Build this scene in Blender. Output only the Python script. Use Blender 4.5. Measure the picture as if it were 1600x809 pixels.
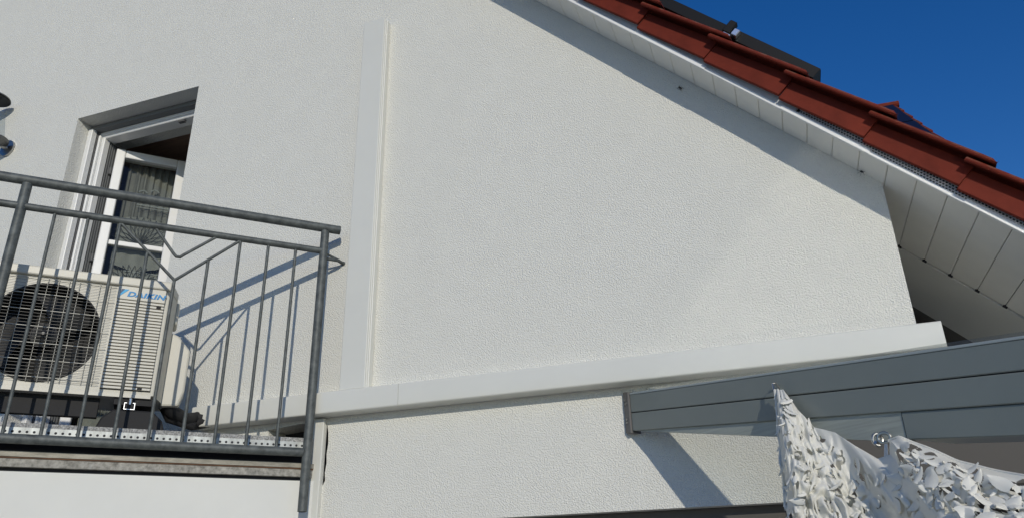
import bpy, bmesh, math, random
from math import sin, cos, pi, radians, sqrt
from mathutils import Vector, Matrix
from mathutils import noise as mnoise
from mathutils.geometry import delaunay_2d_cdt

random.seed(7)
for o in list(bpy.data.objects):
    bpy.data.objects.remove(o)
SC = bpy.context.scene
COL = SC.collection

# ------------------------------------------------------------------ camera
def cam_matrix(yaw, pitch, roll):
    Rz = Matrix.Rotation(yaw, 3, 'Z')
    f = Vector((0, cos(pitch), sin(pitch))); u = Vector((0, -sin(pitch), cos(pitch))); r = Vector((1, 0, 0))
    r2 = cos(roll) * r + sin(roll) * u
    u2 = -sin(roll) * r + cos(roll) * u
    M = Matrix((r2, u2, -f)).transposed()
    return Rz @ M
cd = bpy.data.cameras.new('camera')
cd.sensor_fit = 'HORIZONTAL'; cd.sensor_width = 36.0; cd.lens = 26.857
cd.clip_start = 0.05; cd.clip_end = 3000
cam = bpy.data.objects.new('camera', cd)
M4 = cam_matrix(radians(19.0214), radians(23.4212), radians(-1.3884)).to_4x4()
M4.translation = Vector((0, -2.6, 1.75))
cam.matrix_world = M4
COL.objects.link(cam); SC.camera = cam

# ------------------------------------------------------------------ sun, sky, exposure
SUN_TRAVEL = Vector((-0.46579, 0.81406, -0.34691)).normalized()
SUN_EL = math.asin(-SUN_TRAVEL.z)
SUN_ROT = math.atan2(-SUN_TRAVEL.x, -SUN_TRAVEL.y)      # clockwise from +y
w = bpy.data.worlds.new('World'); SC.world = w; w.use_nodes = True
nt = w.node_tree
bg = nt.nodes['Background']
sky = nt.nodes.new('ShaderNodeTexSky'); sky.sky_type = 'NISHITA'; sky.sun_disc = False
sky.sun_elevation = SUN_EL; sky.sun_rotation = SUN_ROT
sky.air_density = 1.0; sky.dust_density = 0.2; sky.ozone_density = 3.0; sky.altitude = 400
hs = nt.nodes.new('ShaderNodeHueSaturation'); hs.inputs['Saturation'].default_value = 1.33; hs.inputs['Hue'].default_value = .513
nt.links.new(sky.outputs[0], hs.inputs['Color']); nt.links.new(hs.outputs[0], bg.inputs[0]); bg.inputs[1].default_value = 0.14
sl = bpy.data.lights.new('sun', 'SUN'); sl.energy = 3.0; sl.angle = radians(0.5); sl.color = (1.0, 0.935, 0.81)
so = bpy.data.objects.new('sun', sl); COL.objects.link(so)
so.rotation_euler = SUN_TRAVEL.to_track_quat('-Z', 'Y').to_euler(); so.location = (6, -10, 9)
SC.view_settings.view_transform = 'Standard'; SC.view_settings.look = 'None'
SC.view_settings.exposure = -0.33; SC.view_settings.gamma = 1.0
SC.cycles.use_guiding = True; SC.cycles.guiding_training_samples = 96; SC.cycles.sample_clamp_indirect = 40.0
SC.cycles.blur_glossy = 0.0; SC.cycles.caustics_reflective = True
try: SC.view_settings.use_curve_mapping = False
except Exception: pass

# ------------------------------------------------------------------ materials
def new_mat(name):
    m = bpy.data.materials.new(name); m.use_nodes = True
    return m, m.node_tree, m.node_tree.nodes['Principled BSDF']
def mat(name, col, rough=0.6, metal=0.0, var=0.0, vscale=6.0, bump=0.0, bscale=120.0, dist=0.002, spec=0.5, detail=4.0, stretch=None, var2=None):
    m, nt, b = new_mat(name)
    N = nt.nodes; L = nt.links
    b.inputs['Roughness'].default_value = rough; b.inputs['Metallic'].default_value = metal
    b.inputs['Specular IOR Level'].default_value = spec
    b.inputs['Base Color'].default_value = (*col, 1)
    tc = N.new('ShaderNodeTexCoord'); src = tc.outputs['Object']
    if stretch:
        mp = N.new('ShaderNodeMapping'); mp.inputs['Scale'].default_value = stretch
        L.new(src, mp.inputs[0]); src = mp.outputs[0]
    if var > 0:
        n = N.new('ShaderNodeTexNoise'); n.inputs['Scale'].default_value = vscale; n.inputs['Detail'].default_value = detail
        n.inputs['Roughness'].default_value = 0.65
        L.new(src, n.inputs['Vector'])
        r = N.new('ShaderNodeValToRGB'); r.color_ramp.elements[0].position = 0.3; r.color_ramp.elements[1].position = 0.72
        lo = tuple(c * (1 - var) for c in col); hi = tuple(min(1, c * (1 + var)) for c in (var2 or col))
        r.color_ramp.elements[0].color = (*lo, 1); r.color_ramp.elements[1].color = (*hi, 1)
        L.new(n.outputs['Fac'], r.inputs[0]); L.new(r.outputs[0], b.inputs['Base Color'])
    if bump > 0:
        n2 = N.new('ShaderNodeTexNoise'); n2.inputs['Scale'].default_value = bscale; n2.inputs['Detail'].default_value = 3
        L.new(src, n2.inputs['Vector'])
        bp = N.new('ShaderNodeBump'); bp.inputs['Strength'].default_value = bump; bp.inputs['Distance'].default_value = dist
        L.new(n2.outputs['Fac'], bp.inputs['Height']); L.new(bp.outputs[0], b.inputs['Normal'])
    return m

def stucco_mat():
    m, nt, b = new_mat('white_stucco'); N = nt.nodes; L = nt.links
    b.inputs['Roughness'].default_value = 0.95; b.inputs['Specular IOR Level'].default_value = 0.15
    tc = N.new('ShaderNodeTexCoord'); src = tc.outputs['Object']
    big = N.new('ShaderNodeTexNoise'); big.inputs['Scale'].default_value = 1.3; big.inputs['Detail'].default_value = 5; big.inputs['Roughness'].default_value = .6
    L.new(src, big.inputs['Vector'])
    ramp = N.new('ShaderNodeValToRGB'); ramp.color_ramp.elements[0].position = .3; ramp.color_ramp.elements[1].position = .7
    ramp.color_ramp.elements[0].color = (.700, .694, .640, 1); ramp.color_ramp.elements[1].color = (.712, .706, .652, 1)
    L.new(big.outputs['Fac'], ramp.inputs[0])
    # a few faint dirty spots
    sp = N.new('ShaderNodeTexVoronoi'); sp.inputs['Scale'].default_value = 1.7; L.new(src, sp.inputs['Vector'])
    sr = N.new('ShaderNodeValToRGB'); sr.color_ramp.elements[0].position = 0.0; sr.color_ramp.elements[1].position = .035
    sr.color_ramp.elements[0].color = (.86, .86, .86, 1); sr.color_ramp.elements[1].color = (1, 1, 1, 1)
    L.new(sp.outputs['Distance'], sr.inputs[0])
    mx = N.new('ShaderNodeMix'); mx.data_type = 'RGBA'; mx.blend_type = 'MULTIPLY'; mx.inputs[0].default_value = 1
    L.new(ramp.outputs[0], mx.inputs[6]); L.new(sr.outputs[0], mx.inputs[7])
    L.new(mx.outputs[2], b.inputs['Base Color'])
    # rubbed render: coarse grains, pulled a little by the float
    n1 = N.new('ShaderNodeTexNoise'); n1.inputs['Scale'].default_value = 185; n1.inputs['Detail'].default_value = 1.2; n1.inputs['Distortion'].default_value = .15; n1.inputs['Roughness'].default_value = .55
    L.new(src, n1.inputs['Vector'])
    n2 = N.new('ShaderNodeTexNoise'); n2.inputs['Scale'].default_value = 330; n2.inputs['Detail'].default_value = 2
    L.new(src, n2.inputs['Vector'])
    msk = N.new('ShaderNodeTexNoise'); msk.inputs['Scale'].default_value = 9; msk.inputs['Detail'].default_value = 2
    L.new(src, msk.inputs['Vector'])
    mr = N.new('ShaderNodeMapRange'); mr.inputs[1].default_value = .35; mr.inputs[2].default_value = .65; mr.inputs[3].default_value = .88; mr.inputs[4].default_value = 1.0
    L.new(msk.outputs['Fac'], mr.inputs[0])
    r1 = N.new('ShaderNodeValToRGB'); r1.color_ramp.elements[0].position = .36; r1.color_ramp.elements[1].position = .62
    L.new(n1.outputs['Fac'], r1.inputs[0])
    mu = N.new('ShaderNodeMath'); mu.operation = 'MULTIPLY'; L.new(r1.outputs[0], mu.inputs[0]); L.new(mr.outputs[0], mu.inputs[1])
    ad = N.new('ShaderNodeMath'); ad.operation = 'MULTIPLY_ADD'; ad.inputs[1].default_value = .5
    L.new(n2.outputs['Fac'], ad.inputs[0]); L.new(mu.outputs[0], ad.inputs[2])
    bp = N.new('ShaderNodeBump'); bp.inputs['Strength'].default_value = .9; bp.inputs['Distance'].default_value = .0024
    L.new(ad.outputs[0], bp.inputs['Height']); L.new(bp.outputs[0], b.inputs['Normal'])
    return m

def glass_mat(name, tint, gl_rough=0.02, refl=1.0):
    m, nt, b = new_mat(name); N = nt.nodes; L = nt.links
    N.remove(b)
    tr = N.new('ShaderNodeBsdfTransparent'); tr.inputs[0].default_value = (*tint, 1)
    gl = N.new('ShaderNodeBsdfGlossy'); gl.inputs['Roughness'].default_value = gl_rough
    fr = N.new('ShaderNodeFresnel')
    ge = N.new('ShaderNodeNewGeometry'); io = N.new('ShaderNodeMapRange')      # both faces of a pane reflect alike
    io.inputs[3].default_value = 1.5; io.inputs[4].default_value = 1 / 1.5
    L.new(ge.outputs['Backfacing'], io.inputs[0]); L.new(io.outputs[0], fr.inputs[0])
    mu = N.new('ShaderNodeMath'); mu.operation = 'MULTIPLY'; mu.inputs[1].default_value = refl; mu.use_clamp = True
    L.new(fr.outputs[0], mu.inputs[0])
    mx = N.new('ShaderNodeMixShader'); L.new(mu.outputs[0], mx.inputs[0]); L.new(tr.outputs[0], mx.inputs[1]); L.new(gl.outputs[0], mx.inputs[2])
    L.new(mx.outputs[0], N['Material Output'].inputs[0])
    return m

def net_mat():
    m, nt, b = new_mat('white_net_cloth'); N = nt.nodes; L = nt.links
    b.inputs['Base Color'].default_value = (.80, .79, .73, 1); b.inputs['Roughness'].default_value = .5
    tl = N.new('ShaderNodeBsdfTranslucent'); tl.inputs[0].default_value = (.66, .66, .61, 1)
    mx = N.new('ShaderNodeMixShader'); mx.inputs[0].default_value = .22
    L.new(b.outputs[0], mx.inputs[1]); L.new(tl.outputs[0], mx.inputs[2]); L.new(mx.outputs[0], N['Material Output'].inputs[0])
    return m

STUCCO = stucco_mat()
PLASTER = mat('smooth_white_plaster', (.68, .68, .64), .9, var=.03, vscale=3, bump=.25, bscale=25, dist=.002, spec=.2)
PVC = mat('white_pvc', (.635, .633, .582), .27, var=.02, vscale=4)
PVC_SOFFIT = mat('white_soffit_pvc', (.78, .77, .72), .3, var=.04, vscale=5)
PVC_TRIM = mat('white_trim', (.78, .78, .76), .45)
TILE = mat('red_brown_tile', (.155, .025, .014), .7, var=.24, vscale=9, bump=.15, bscale=160, dist=.001, spec=.12)
def weather_tile(m):
    nt = m.node_tree; N = nt.nodes; L = nt.links; b = N['Principled BSDF']
    src = b.inputs['Base Color'].links[0].from_socket
    oi = N.new('ShaderNodeObjectInfo'); mr = N.new('ShaderNodeMapRange'); mr.inputs[3].default_value = .80; mr.inputs[4].default_value = 1.2
    L.new(oi.outputs['Random'], mr.inputs[0])
    m1 = N.new('ShaderNodeMix'); m1.data_type = 'RGBA'; m1.blend_type = 'MULTIPLY'; m1.inputs[0].default_value = 1
    cb = N.new('ShaderNodeCombineColor'); L.new(mr.outputs[0], cb.inputs[0]); L.new(mr.outputs[0], cb.inputs[1]); L.new(mr.outputs[0], cb.inputs[2])
    L.new(src, m1.inputs[6]); L.new(cb.outputs[0], m1.inputs[7])
    g = N.new('ShaderNodeNewGeometry'); sx = N.new('ShaderNodeSeparateXYZ'); L.new(g.outputs['Normal'], sx.inputs[0])
    up = N.new('ShaderNodeMapRange'); up.inputs[1].default_value = .15; up.inputs[2].default_value = .6; L.new(sx.outputs[2], up.inputs[0])
    n = N.new('ShaderNodeTexNoise'); n.inputs['Scale'].default_value = 38; n.inputs['Detail'].default_value = 6; L.new(g.outputs['Position'], n.inputs['Vector'])
    nr = N.new('ShaderNodeMapRange'); nr.inputs[1].default_value = .44; nr.inputs[2].default_value = .66; nr.inputs[4].default_value = .75; L.new(n.outputs['Fac'], nr.inputs[0])
    mu = N.new('ShaderNodeMath'); mu.operation = 'MULTIPLY'; L.new(up.outputs[0], mu.inputs[0]); L.new(nr.outputs[0], mu.inputs[1])
    m2 = N.new('ShaderNodeMix'); m2.data_type = 'RGBA'; L.new(mu.outputs[0], m2.inputs[0]); L.new(m1.outputs[2], m2.inputs[6]); m2.inputs[7].default_value = (.17, .10, .07, 1)
    L.new(m2.outputs[2], b.inputs['Base Color'])
weather_tile(TILE)
GALV = mat('weathered_galvanised_steel', (.068, .078, .077), .58, metal=.2, var=.34, vscale=34, var2=(.098, .108, .105), bump=.1, bscale=200, dist=.0006, detail=6)
PERF = mat('galvanised_sheet', (.42, .44, .43), .5, metal=.3, var=.35, vscale=30, stretch=(1, 1, .3))
DRIP = mat('stained_drip_metal', (.20, .185, .15), .55, metal=.2, var=.4, vscale=14, stretch=(1, 1, 3), detail=8, var2=(.27, .255, .215))
DRIP2 = mat('mottled_slab_edge', (.26, .25, .22), .8, var=.5, vscale=60, detail=6, var2=(.30, .29, .26))
RUST = mat('rusty_edge', (.10, .05, .025), .8, var=.4, vscale=20)
GRANULE = mat('grey_granules', (.20, .20, .195), .9, var=.55, vscale=170, bump=.8, bscale=220, dist=.004, var2=(.36, .36, .35))
BLACKGAP = mat('black_gap_fill', (.012, .013, .018), .7)  # near-black fill for gaps, joints and recesses, in place of their shade
RUBBER_GROOVE = mat('black_rubber_and_groove', (.012, .012, .013), .75, bump=.2, bscale=90)
ALU = mat('bare_aluminium', (.75, .76, .77), .3, metal=.9)
LAMPSTEEL = mat('dark_weathered_steel', (.16, .16, .155), .42, metal=.9)
STEEL = mat('brushed_steel', (.40, .40, .39), .33, metal=1.0)
CREAM = mat('cream_powder_coat', (.56, .54, .465), .42, var=.03, vscale=8)
WIRE_D = mat('shaded_thin_wire', (.16, .155, .14), .5)  # darker wire colour: thin wires catch less light, painted in here
CREAM_D = mat('cream_grille_plastic', (.52, .505, .44), .5)
DARKPLASTIC = mat('dark_fan_plastic', (.010, .010, .010), .5)
HUBNUT = mat('dull_hub_nut', (.09, .09, .088), .45, metal=.6)
SHROUD = mat('black_fan_shroud', (.008, .008, .008), .8)
BLUE = mat('logo_blue', (.0, .22, .52), .5)
NAVY = mat('logo_navy', (.012, .05, .13), .5)
LBLUE = mat('logo_light_blue', (.02, .36, .68), .5)
DOORWHITE = mat('white_door_pvc', (.72, .72, .70), .35)
GASKET = mat('grey_gasket', (.10, .10, .10), .6)
DARKHEAD = mat('grey_shutter_slot', (.16, .165, .165), .7)
PANE = glass_mat('door_glass', (.80, .81, .79), .01, .45)
CURTAIN = mat('grey_voile', (.34, .345, .33), .9, var=.15, vscale=9)
VOILE2 = mat('pale_grey_voile', (.40, .41, .39), .9, var=.12, vscale=14)
MOTIF = mat('dark_embroidery', (.07, .073, .073), .8)
BAND = mat('pale_voile_band', (.5, .53, .53), .8)
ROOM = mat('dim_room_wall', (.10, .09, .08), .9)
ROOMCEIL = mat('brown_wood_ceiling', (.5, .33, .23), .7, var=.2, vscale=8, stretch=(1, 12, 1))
ANTH = mat('grey_painted_aluminium', (.192, .214, .200), .42, var=.05, vscale=3)
ANTH_CAP = mat('grey_bracket_metal', (.12, .115, .11), .5)
ANTH_TOP = mat('pale_edge_strip', (.32, .36, .36), .5)
WEDGE = mat('grey_glazed_timber', (.33, .355, .32), .6, var=.18, vscale=5, stretch=(1, 1, 26), detail=6)
TAUPE = mat('taupe_shutter_box', (.095, .086, .078), .6)
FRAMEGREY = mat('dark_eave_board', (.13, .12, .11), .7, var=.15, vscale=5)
EAVE = mat('grey_white_eave_panel', (.62, .62, .585), .7, var=.03, vscale=2)
PVFRAME = mat('black_anodised', (.010, .010, .010), .5, metal=.0, spec=.2)
PVCELL = mat('blue_black_cells', (.006, .010, .03), .5, spec=.15)
NET = net_mat()
CORD = mat('white_cord', (.7, .7, .68), .7)
SLATE = mat('dark_slate_cladding', (.03, .035, .05), .6)
PAVING = mat('pale_paving', (.36, .335, .285), .9, var=.12, vscale=.8, bump=.3, bscale=40)
BUG = mat('black_chitin', (.008, .008, .008), .4)
DECK = mat('roof_underlay', (.05, .04, .035), .9)
PGLASS = glass_mat('pergola_glass', (.96, .97, .96), .085, 1.0)
SEAL = mat('grey_sealant', (.35, .35, .33), .8)

# ------------------------------------------------------------------ mesh helpers
class MB:
    def __init__(s): s.v = []; s.f = []
    def add(s, verts, faces):
        n = len(s.v); s.v += [tuple(p) for p in verts]; s.f += [tuple(i + n for i in f) for f in faces]; return s
    def box(s, a, b, fn=None):
        (x0, y0, z0), (x1, y1, z1) = a, b
        P = [(x, y, z) for z in (z0, z1) for (x, y) in ((x0, y0), (x1, y0), (x1, y1), (x0, y1))]
        if fn: P = [fn(*p) for p in P]
        return s.add(P, [(3, 2, 1, 0), (4, 5, 6, 7), (0, 1, 5, 4), (1, 2, 6, 5), (2, 3, 7, 6), (3, 0, 4, 7)])
    def prism(s, poly, lo, hi):
        """poly: list of items; lo(p)/hi(p) -> 3D points of the two end caps"""
        n = len(poly)
        A = [lo(p) for p in poly]; B = [hi(p) for p in poly]
        return s.add(A + B, [tuple(range(n))[::-1], tuple(range(n, 2 * n))] + [(i, (i + 1) % n, n + (i + 1) % n, n + i) for i in range(n)])
    def tube(s, pts, r, seg=10, cap=True, closed=False):
        pts = [Vector(p) for p in pts]; n = len(pts); rings = []; ref = None
        for i, p in enumerate(pts):
            if closed: t = (pts[(i + 1) % n] - pts[i - 1]).normalized()
            else:
                t = (pts[min(i + 1, n - 1)] - pts[max(i - 1, 0)]).normalized()
            if ref is None:
                ref = Vector((0, 0, 1)) if abs(t.z) < .9 else Vector((1, 0, 0))
            u = (ref - t * ref.dot(t)).normalized(); ref = u; v = t.cross(u)
            rr = r[i] if isinstance(r, (list, tuple)) else r
            if 0 < i < n - 1 and not closed:
                c = (pts[i] - pts[i - 1]).normalized().dot(t); rr = rr / max(.6, c)
            rings.append([p + rr * (cos(2 * pi * k / seg) * u + sin(2 * pi * k / seg) * v) for k in range(seg)])
        V = [q for ring in rings for q in ring]; F = []
        for i in range(n if closed else n - 1):
            j = (i + 1) % n
            for k in range(seg):
                k2 = (k + 1) % seg
                F.append((i * seg + k, i * seg + k2, j * seg + k2, j * seg + k))
        if cap and not closed:
            F.append(tuple(range(seg))[::-1]); F.append(tuple((n - 1) * seg + k for k in range(seg)))
        return s.add(V, F)
    def lathe(s, prof, c, ax=(0, 0, 1), seg=24):
        ax = Vector(ax).normalized(); u = ax.orthogonal().normalized(); v = ax.cross(u); c = Vector(c)
        V = []; F = []
        for (r, h) in prof:
            for k in range(seg):
                a = 2 * pi * k / seg
                V.append(c + ax * h + (u * cos(a) + v * sin(a)) * r)
        for i in range(len(prof) - 1):
            for k in range(seg):
                k2 = (k + 1) % seg
                F.append((i * seg + k, i * seg + k2, (i + 1) * seg + k2, (i + 1) * seg + k))
        F.append(tuple(range(seg))[::-1]); F.append(tuple((len(prof) - 1) * seg + k for k in range(seg)))
        return s.add(V, F)
    def face_with_holes(s, outer, holes, fn):
        """flat polygon with holes, CDT triangulated; fn(u,v)->3D"""
        vs = []; es = []; loops = []
        for loop in [outer] + holes:
            b = len(vs); n = len(loop); vs += [Vector(p) for p in loop]
            es += [(b + i, b + (i + 1) % n) for i in range(n)]
            loops.append(loop)
        vo, eo, fo, *_ = delaunay_2d_cdt(vs, es, [], 0, 1e-6)
        def inside(p, L):
            c = False; n = len(L)
            for i in range(n):
                (x1, y1), (x2, y2) = L[i], L[(i + 1) % n]
                if (y1 > p[1]) != (y2 > p[1]) and p[0] < (x2 - x1) * (p[1] - y1) / (y2 - y1) + x1: c = not c
            return c
        F = []
        for f in fo:
            cx = sum(vo[i][0] for i in f) / len(f); cy = sum(vo[i][1] for i in f) / len(f)
            if inside((cx, cy), outer) and not any(inside((cx, cy), h) for h in holes): F.append(tuple(f))
        return s.add([fn(p[0], p[1]) for p in vo], F)
    def build(s, name, m, parent=None, smooth=False, bevel=0, segs=1, org=None):
        me = bpy.data.meshes.new(name)
        o0 = Vector(org) if org is not None else (parent_origin(parent) if parent else Vector((0, 0, 0)))
        me.from_pydata([tuple(Vector(p) - o0) for p in s.v], [], s.f); me.validate()
        bm = bmesh.new(); bm.from_mesh(me)
        bmesh.ops.remove_doubles(bm, verts=bm.verts, dist=1e-6)
        bmesh.ops.recalc_face_normals(bm, faces=bm.faces)
        if bevel:
            ed = [e for e in bm.edges if len(e.link_faces) == 2 and e.calc_face_angle(0) > .5]
            bmesh.ops.bevel(bm, geom=ed, offset=bevel, segments=segs, affect='EDGES', profile=.5)
        bm.to_mesh(me); bm.free()
        if smooth:
            me.polygons.foreach_set('use_smooth', [True] * len(me.polygons))
            try: me.set_sharp_from_angle(angle=radians(40))
            except Exception: pass
        me.materials.append(m)
        o = bpy.data.objects.new(name, me); COL.objects.link(o)
        if parent: o.parent = parent
        else: o.location = o0
        return o

def parent_origin(p):
    v = Vector(p.location)
    while p.parent: p = p.parent; v += Vector(p.location)
    return v

def thing(name, loc, label, cat, group=None):
    o = bpy.data.objects.new(name, None); COL.objects.link(o); o.location = loc
    o.empty_display_size = .1
    o['label'] = label; o['category'] = cat
    if group: o['group'] = group
    return o
def tag(o, label, cat, group=None):
    o['label'] = label; o['category'] = cat
    if group: o['group'] = group
    return o
def inst(src, name, parent, loc, rot=None):
    o = src.copy(); o.name = name; COL.objects.link(o); o.parent = parent; o.location = loc
    if rot is not None: o.rotation_euler = rot
    return o

# ------------------------------------------------------------------ frames of reference
AR = radians(46.02)                       # balcony edge direction
def RL(l, d, z):                          # along the railing, behind it, up
    return Vector((-1.5964 + sin(AR) * l - cos(AR) * d, cos(AR) * l + sin(AR) * d, z))
TH = math.atan(.9866)                     # roof pitch
CT, ST = cos(TH), sin(TH)
def RF(s_, y, h):                         # down the roof slope, away from the viewer, out of the roof
    return Vector((.451 + CT * s_ + ST * h, y, 3.003 - ST * s_ + CT * h))
BE = radians(45.85); EL = math.tan(radians(7.946))
def BM(t, d, z):                          # out along the pergola beam, behind its face, up
    return Vector((-.472 + sin(BE) * t + cos(BE) * d, -.03 - cos(BE) * t + sin(BE) * d, z))

# ------------------------------------------------------------------ ground
g = MB().add([(-700, -700, 0), (700, -700, 0), (700, 700, 0), (-700, 700, 0)], [(0, 1, 2, 3)]).build('ground', PAVING)
g['kind'] = 'structure'

# ================================================================== house
house = thing('house', (-1.0, 0.0, 0.0), 'white stuccoed gable end house with red tiled roof edge', 'house')
ROOFX = lambda x: 3.003 + .9866 * (.451 - x)
RIDGE = -4.6
door_hole = [(-3.437, 2.24), (-2.614, 2.24), (-2.614, 4.216), (-3.437, 4.216)]
terr_hole = [(-1.45, .02), (.30, .02), (.30, 1.981), (-1.45, 1.981)]
notch = [(-1.955, 2.366), (-1.93, 2.25), (-1.92, 2.10), (-1.71, 2.10), (-1.680, 2.135), (-1.672, 2.15), (-1.676, 2.18), (-1.671, 2.215), (-1.674, 2.25), (-1.670, 2.29), (-1.673, 2.33), (-1.679, 2.36), (-1.685, 2.378), (-1.80, 2.378)]
outer = [(-9.65, 0), (.451, 0), (.451, ROOFX(.451) + .005), (RIDGE, ROOFX(RIDGE) + .005), (-9.65, ROOFX(.451) + .005)]
wb = MB()
wb.face_with_holes(outer, [door_hole, terr_hole, notch], lambda x, z: (x, 0, z))
def reveal(loop, depth):
    n = len(loop)
    wb.add([(x, 0, z) for x, z in loop] + [(x, depth, z) for x, z in loop], [(i, (i + 1) % n, n + (i + 1) % n, n + i) for i in range(n)])
reveal(door_hole, .35); reveal(terr_hole, .30); reveal(notch, .12)
wb.add([(.451, 0, 0), (.451, 9, 0), (.451, 9, 3.0), (.451, 0, 3.008)], [(0, 1, 2, 3)])
wb.add([(-9.65, 0, 0), (-9.65, 9, 0), (-9.65, 9, 3.0), (-9.65, 0, 3.008)], [(0, 1, 2, 3)])
wb.add([(x, 9, z) for x, z in outer], [(0, 1, 2, 3, 4)])
wall = wb.build('wall', STUCCO, house)
MB().box((-1.97, .121, 2.05), (-1.60, .14, 2.42)).build('joint_backing', BLACKGAP, house)
# white corner profile where the bay meets the wall
MB().box((-1.730, -.022, .0), (-1.683, .006, 2.386)).build('corner_profile', PVC, house, bevel=.003)
# flexible conduit end in the joint
cf = MB()
p0 = Vector((-1.752, .012, 2.30)); p1 = Vector((-1.722, .02, 2.365))
prof = []
for k in range(15): prof.append((.010 if k % 2 else .0085, k * .0052))
cf.lathe(prof, p0, p1 - p0, 12); cf.build('corrugated_conduit', PVC, house)

# ---- soffit boards under the verge (each one a board)
bw = .1007
board_src = {}
def soffit_board(k, y1):
    s0 = .111 + bw * (k - 1); key = (y1,)
    b = MB()
    # tongue and groove: chamfered long edges, recessed joint
    prof = [(0.001, 0.012), (0.001, -.0006), (.0035, -.003), (bw - .0035, -.003), (bw - .001, -.0006), (bw - .001, .012)]
    b.prism(prof, lambda p: RF(p[0] + 0, -.136, p[1]), lambda p: RF(p[0] + 0, y1, p[1]))
    return b
k0, k1 = -28, 11
for k in range(k0, k1 + 1):
    s0 = .111 + bw * (k - 1)
    past = s0 > -.12
    key = 'far' if past else 'near'
    off = RF(s0, 0, 0) - RF(0, 0, 0)
    if key not in board_src:
        o = soffit_board(1, .410 if past else -.002).build('soffit_board', PVC_SOFFIT, house, org=house.location)
        board_src[key] = o
        o.location = off + Vector((0, 0, 0)) 
    else:
        o = inst(board_src[key], 'soffit_board', house, off)
# shadow batten above the boards, dark joints
jb = MB(); jb.box((-3.1, -.134, .0125), (1.30, .43, .016), RF); jb.build('soffit_batten', BLACKGAP, house)
# small black blocks stand in for the shaded gaps at the board ends
end_gap = None
for k in range(1, 12):
    s0 = .111 + bw * (k - 1)
    if end_gap is None:
        end_gap = MB().box((-.006, .404, -.0045), (.010, .424, .004), RF).build('board_end_gap', BLACKGAP, house)
        end_gap.location = RF(s0, 0, 0) - RF(0, 0, 0)
    else: inst(end_gap, 'board_end_gap', house, RF(s0, 0, 0) - RF(0, 0, 0))
# eave box behind the corner
MB().box((-.05, .424, -.006), (1.42, .915, .02), RF).build('eave_panel', EAVE, house)
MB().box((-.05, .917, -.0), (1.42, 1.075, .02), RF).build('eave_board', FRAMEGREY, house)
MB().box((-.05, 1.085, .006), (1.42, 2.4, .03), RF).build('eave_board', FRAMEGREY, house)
MB().box((1.12, .43, -.05), (1.16, .914, -.0065), RF).build('eave_strip', EAVE, house)
# fascia, trim and perforated vent strip along the verge
MB().box((-3.2, -.146, -.004), (1.32, -.1365, .012), RF).build('verge_trim', PVC_TRIM, house, bevel=.002)
MB().box((-3.2, -.139, .0122), (-.352, -.130, .10), RF).build('verge_fascia', PVC_TRIM, house)
MB().box((-.35, -.132, .05), (1.32, -.124, .10), RF).build('verge_fascia', PVC_TRIM, house)
vs_ = MB()
pit = .0105
ns = int((1.32 + .345) / pit)
for i in range(ns):
    for j in range(4):
        sc_ = -.345 + (i + .5 + .5 * (j % 2)) * pit; hc = .0175 + j * .0092
        a, b2, r = pit / 2, .0046, .0030
        O = [(sc_ - a, hc - b2), (sc_ + a, hc - b2), (sc_ + a, hc + b2), (sc_ - a, hc + b2)]
        I = [(sc_ - r, hc - r * .8), (sc_ + r, hc - r * .8), (sc_ + r, hc + r * .8), (sc_ - r, hc + r * .8)]
        vs_.add([RF(p[0], -.1365, p[1]) for p in O + I], [(q, (q + 1) % 4, 4 + (q + 1) % 4, 4 + q) for q in range(4)])
vo = vs_.build('vent_strip', PVC_TRIM, house)
vo['kind'] = 'stuff'
MB().box((-.345, -.1355, .0125), (1.32, -.1335, .052), RF).build('vent_backing', BLACKGAP, house)
# overlapping trim pieces: slight laps
for s0 in (-1.07, -.40, .262):
    MB().box((s0, -.149, -.003), (s0 + .34, -.1465, .013), RF).build('trim_lap', PVC_TRIM, house)

# ---- roof body
rb = MB(); rb.box((-7.2, -.128, .032), (1.34, 9.0, .085), RF)
rb.build('roof_deck', DECK, house)
rb = MB()
xl = 2 * RIDGE
rb.add([(xl - p.x, p.y, p.z) for p in [RF(-7.2, -.13, .03), RF(1.34, -.13, .03), RF(1.34, 9, .03), RF(-7.2, 9, .03), RF(-7.2, -.13, .085), RF(1.34, -.13, .085), RF(1.34, 9, .085), RF(-7.2, 9, .085)]],
       [(0, 1, 2, 3), (4, 5, 6, 7), (0, 1, 5, 4), (1, 2, 6, 5), (2, 3, 7, 6), (3, 0, 4, 7)])
rb.build('roof_slope', TILE, house)
gt = MB()
gt.tube([RF(1.40, y, -.02) for y in (-.14, 1, 5, 9)], .06, 12); gt.build('gutter', ANTH_CAP, house)

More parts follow.
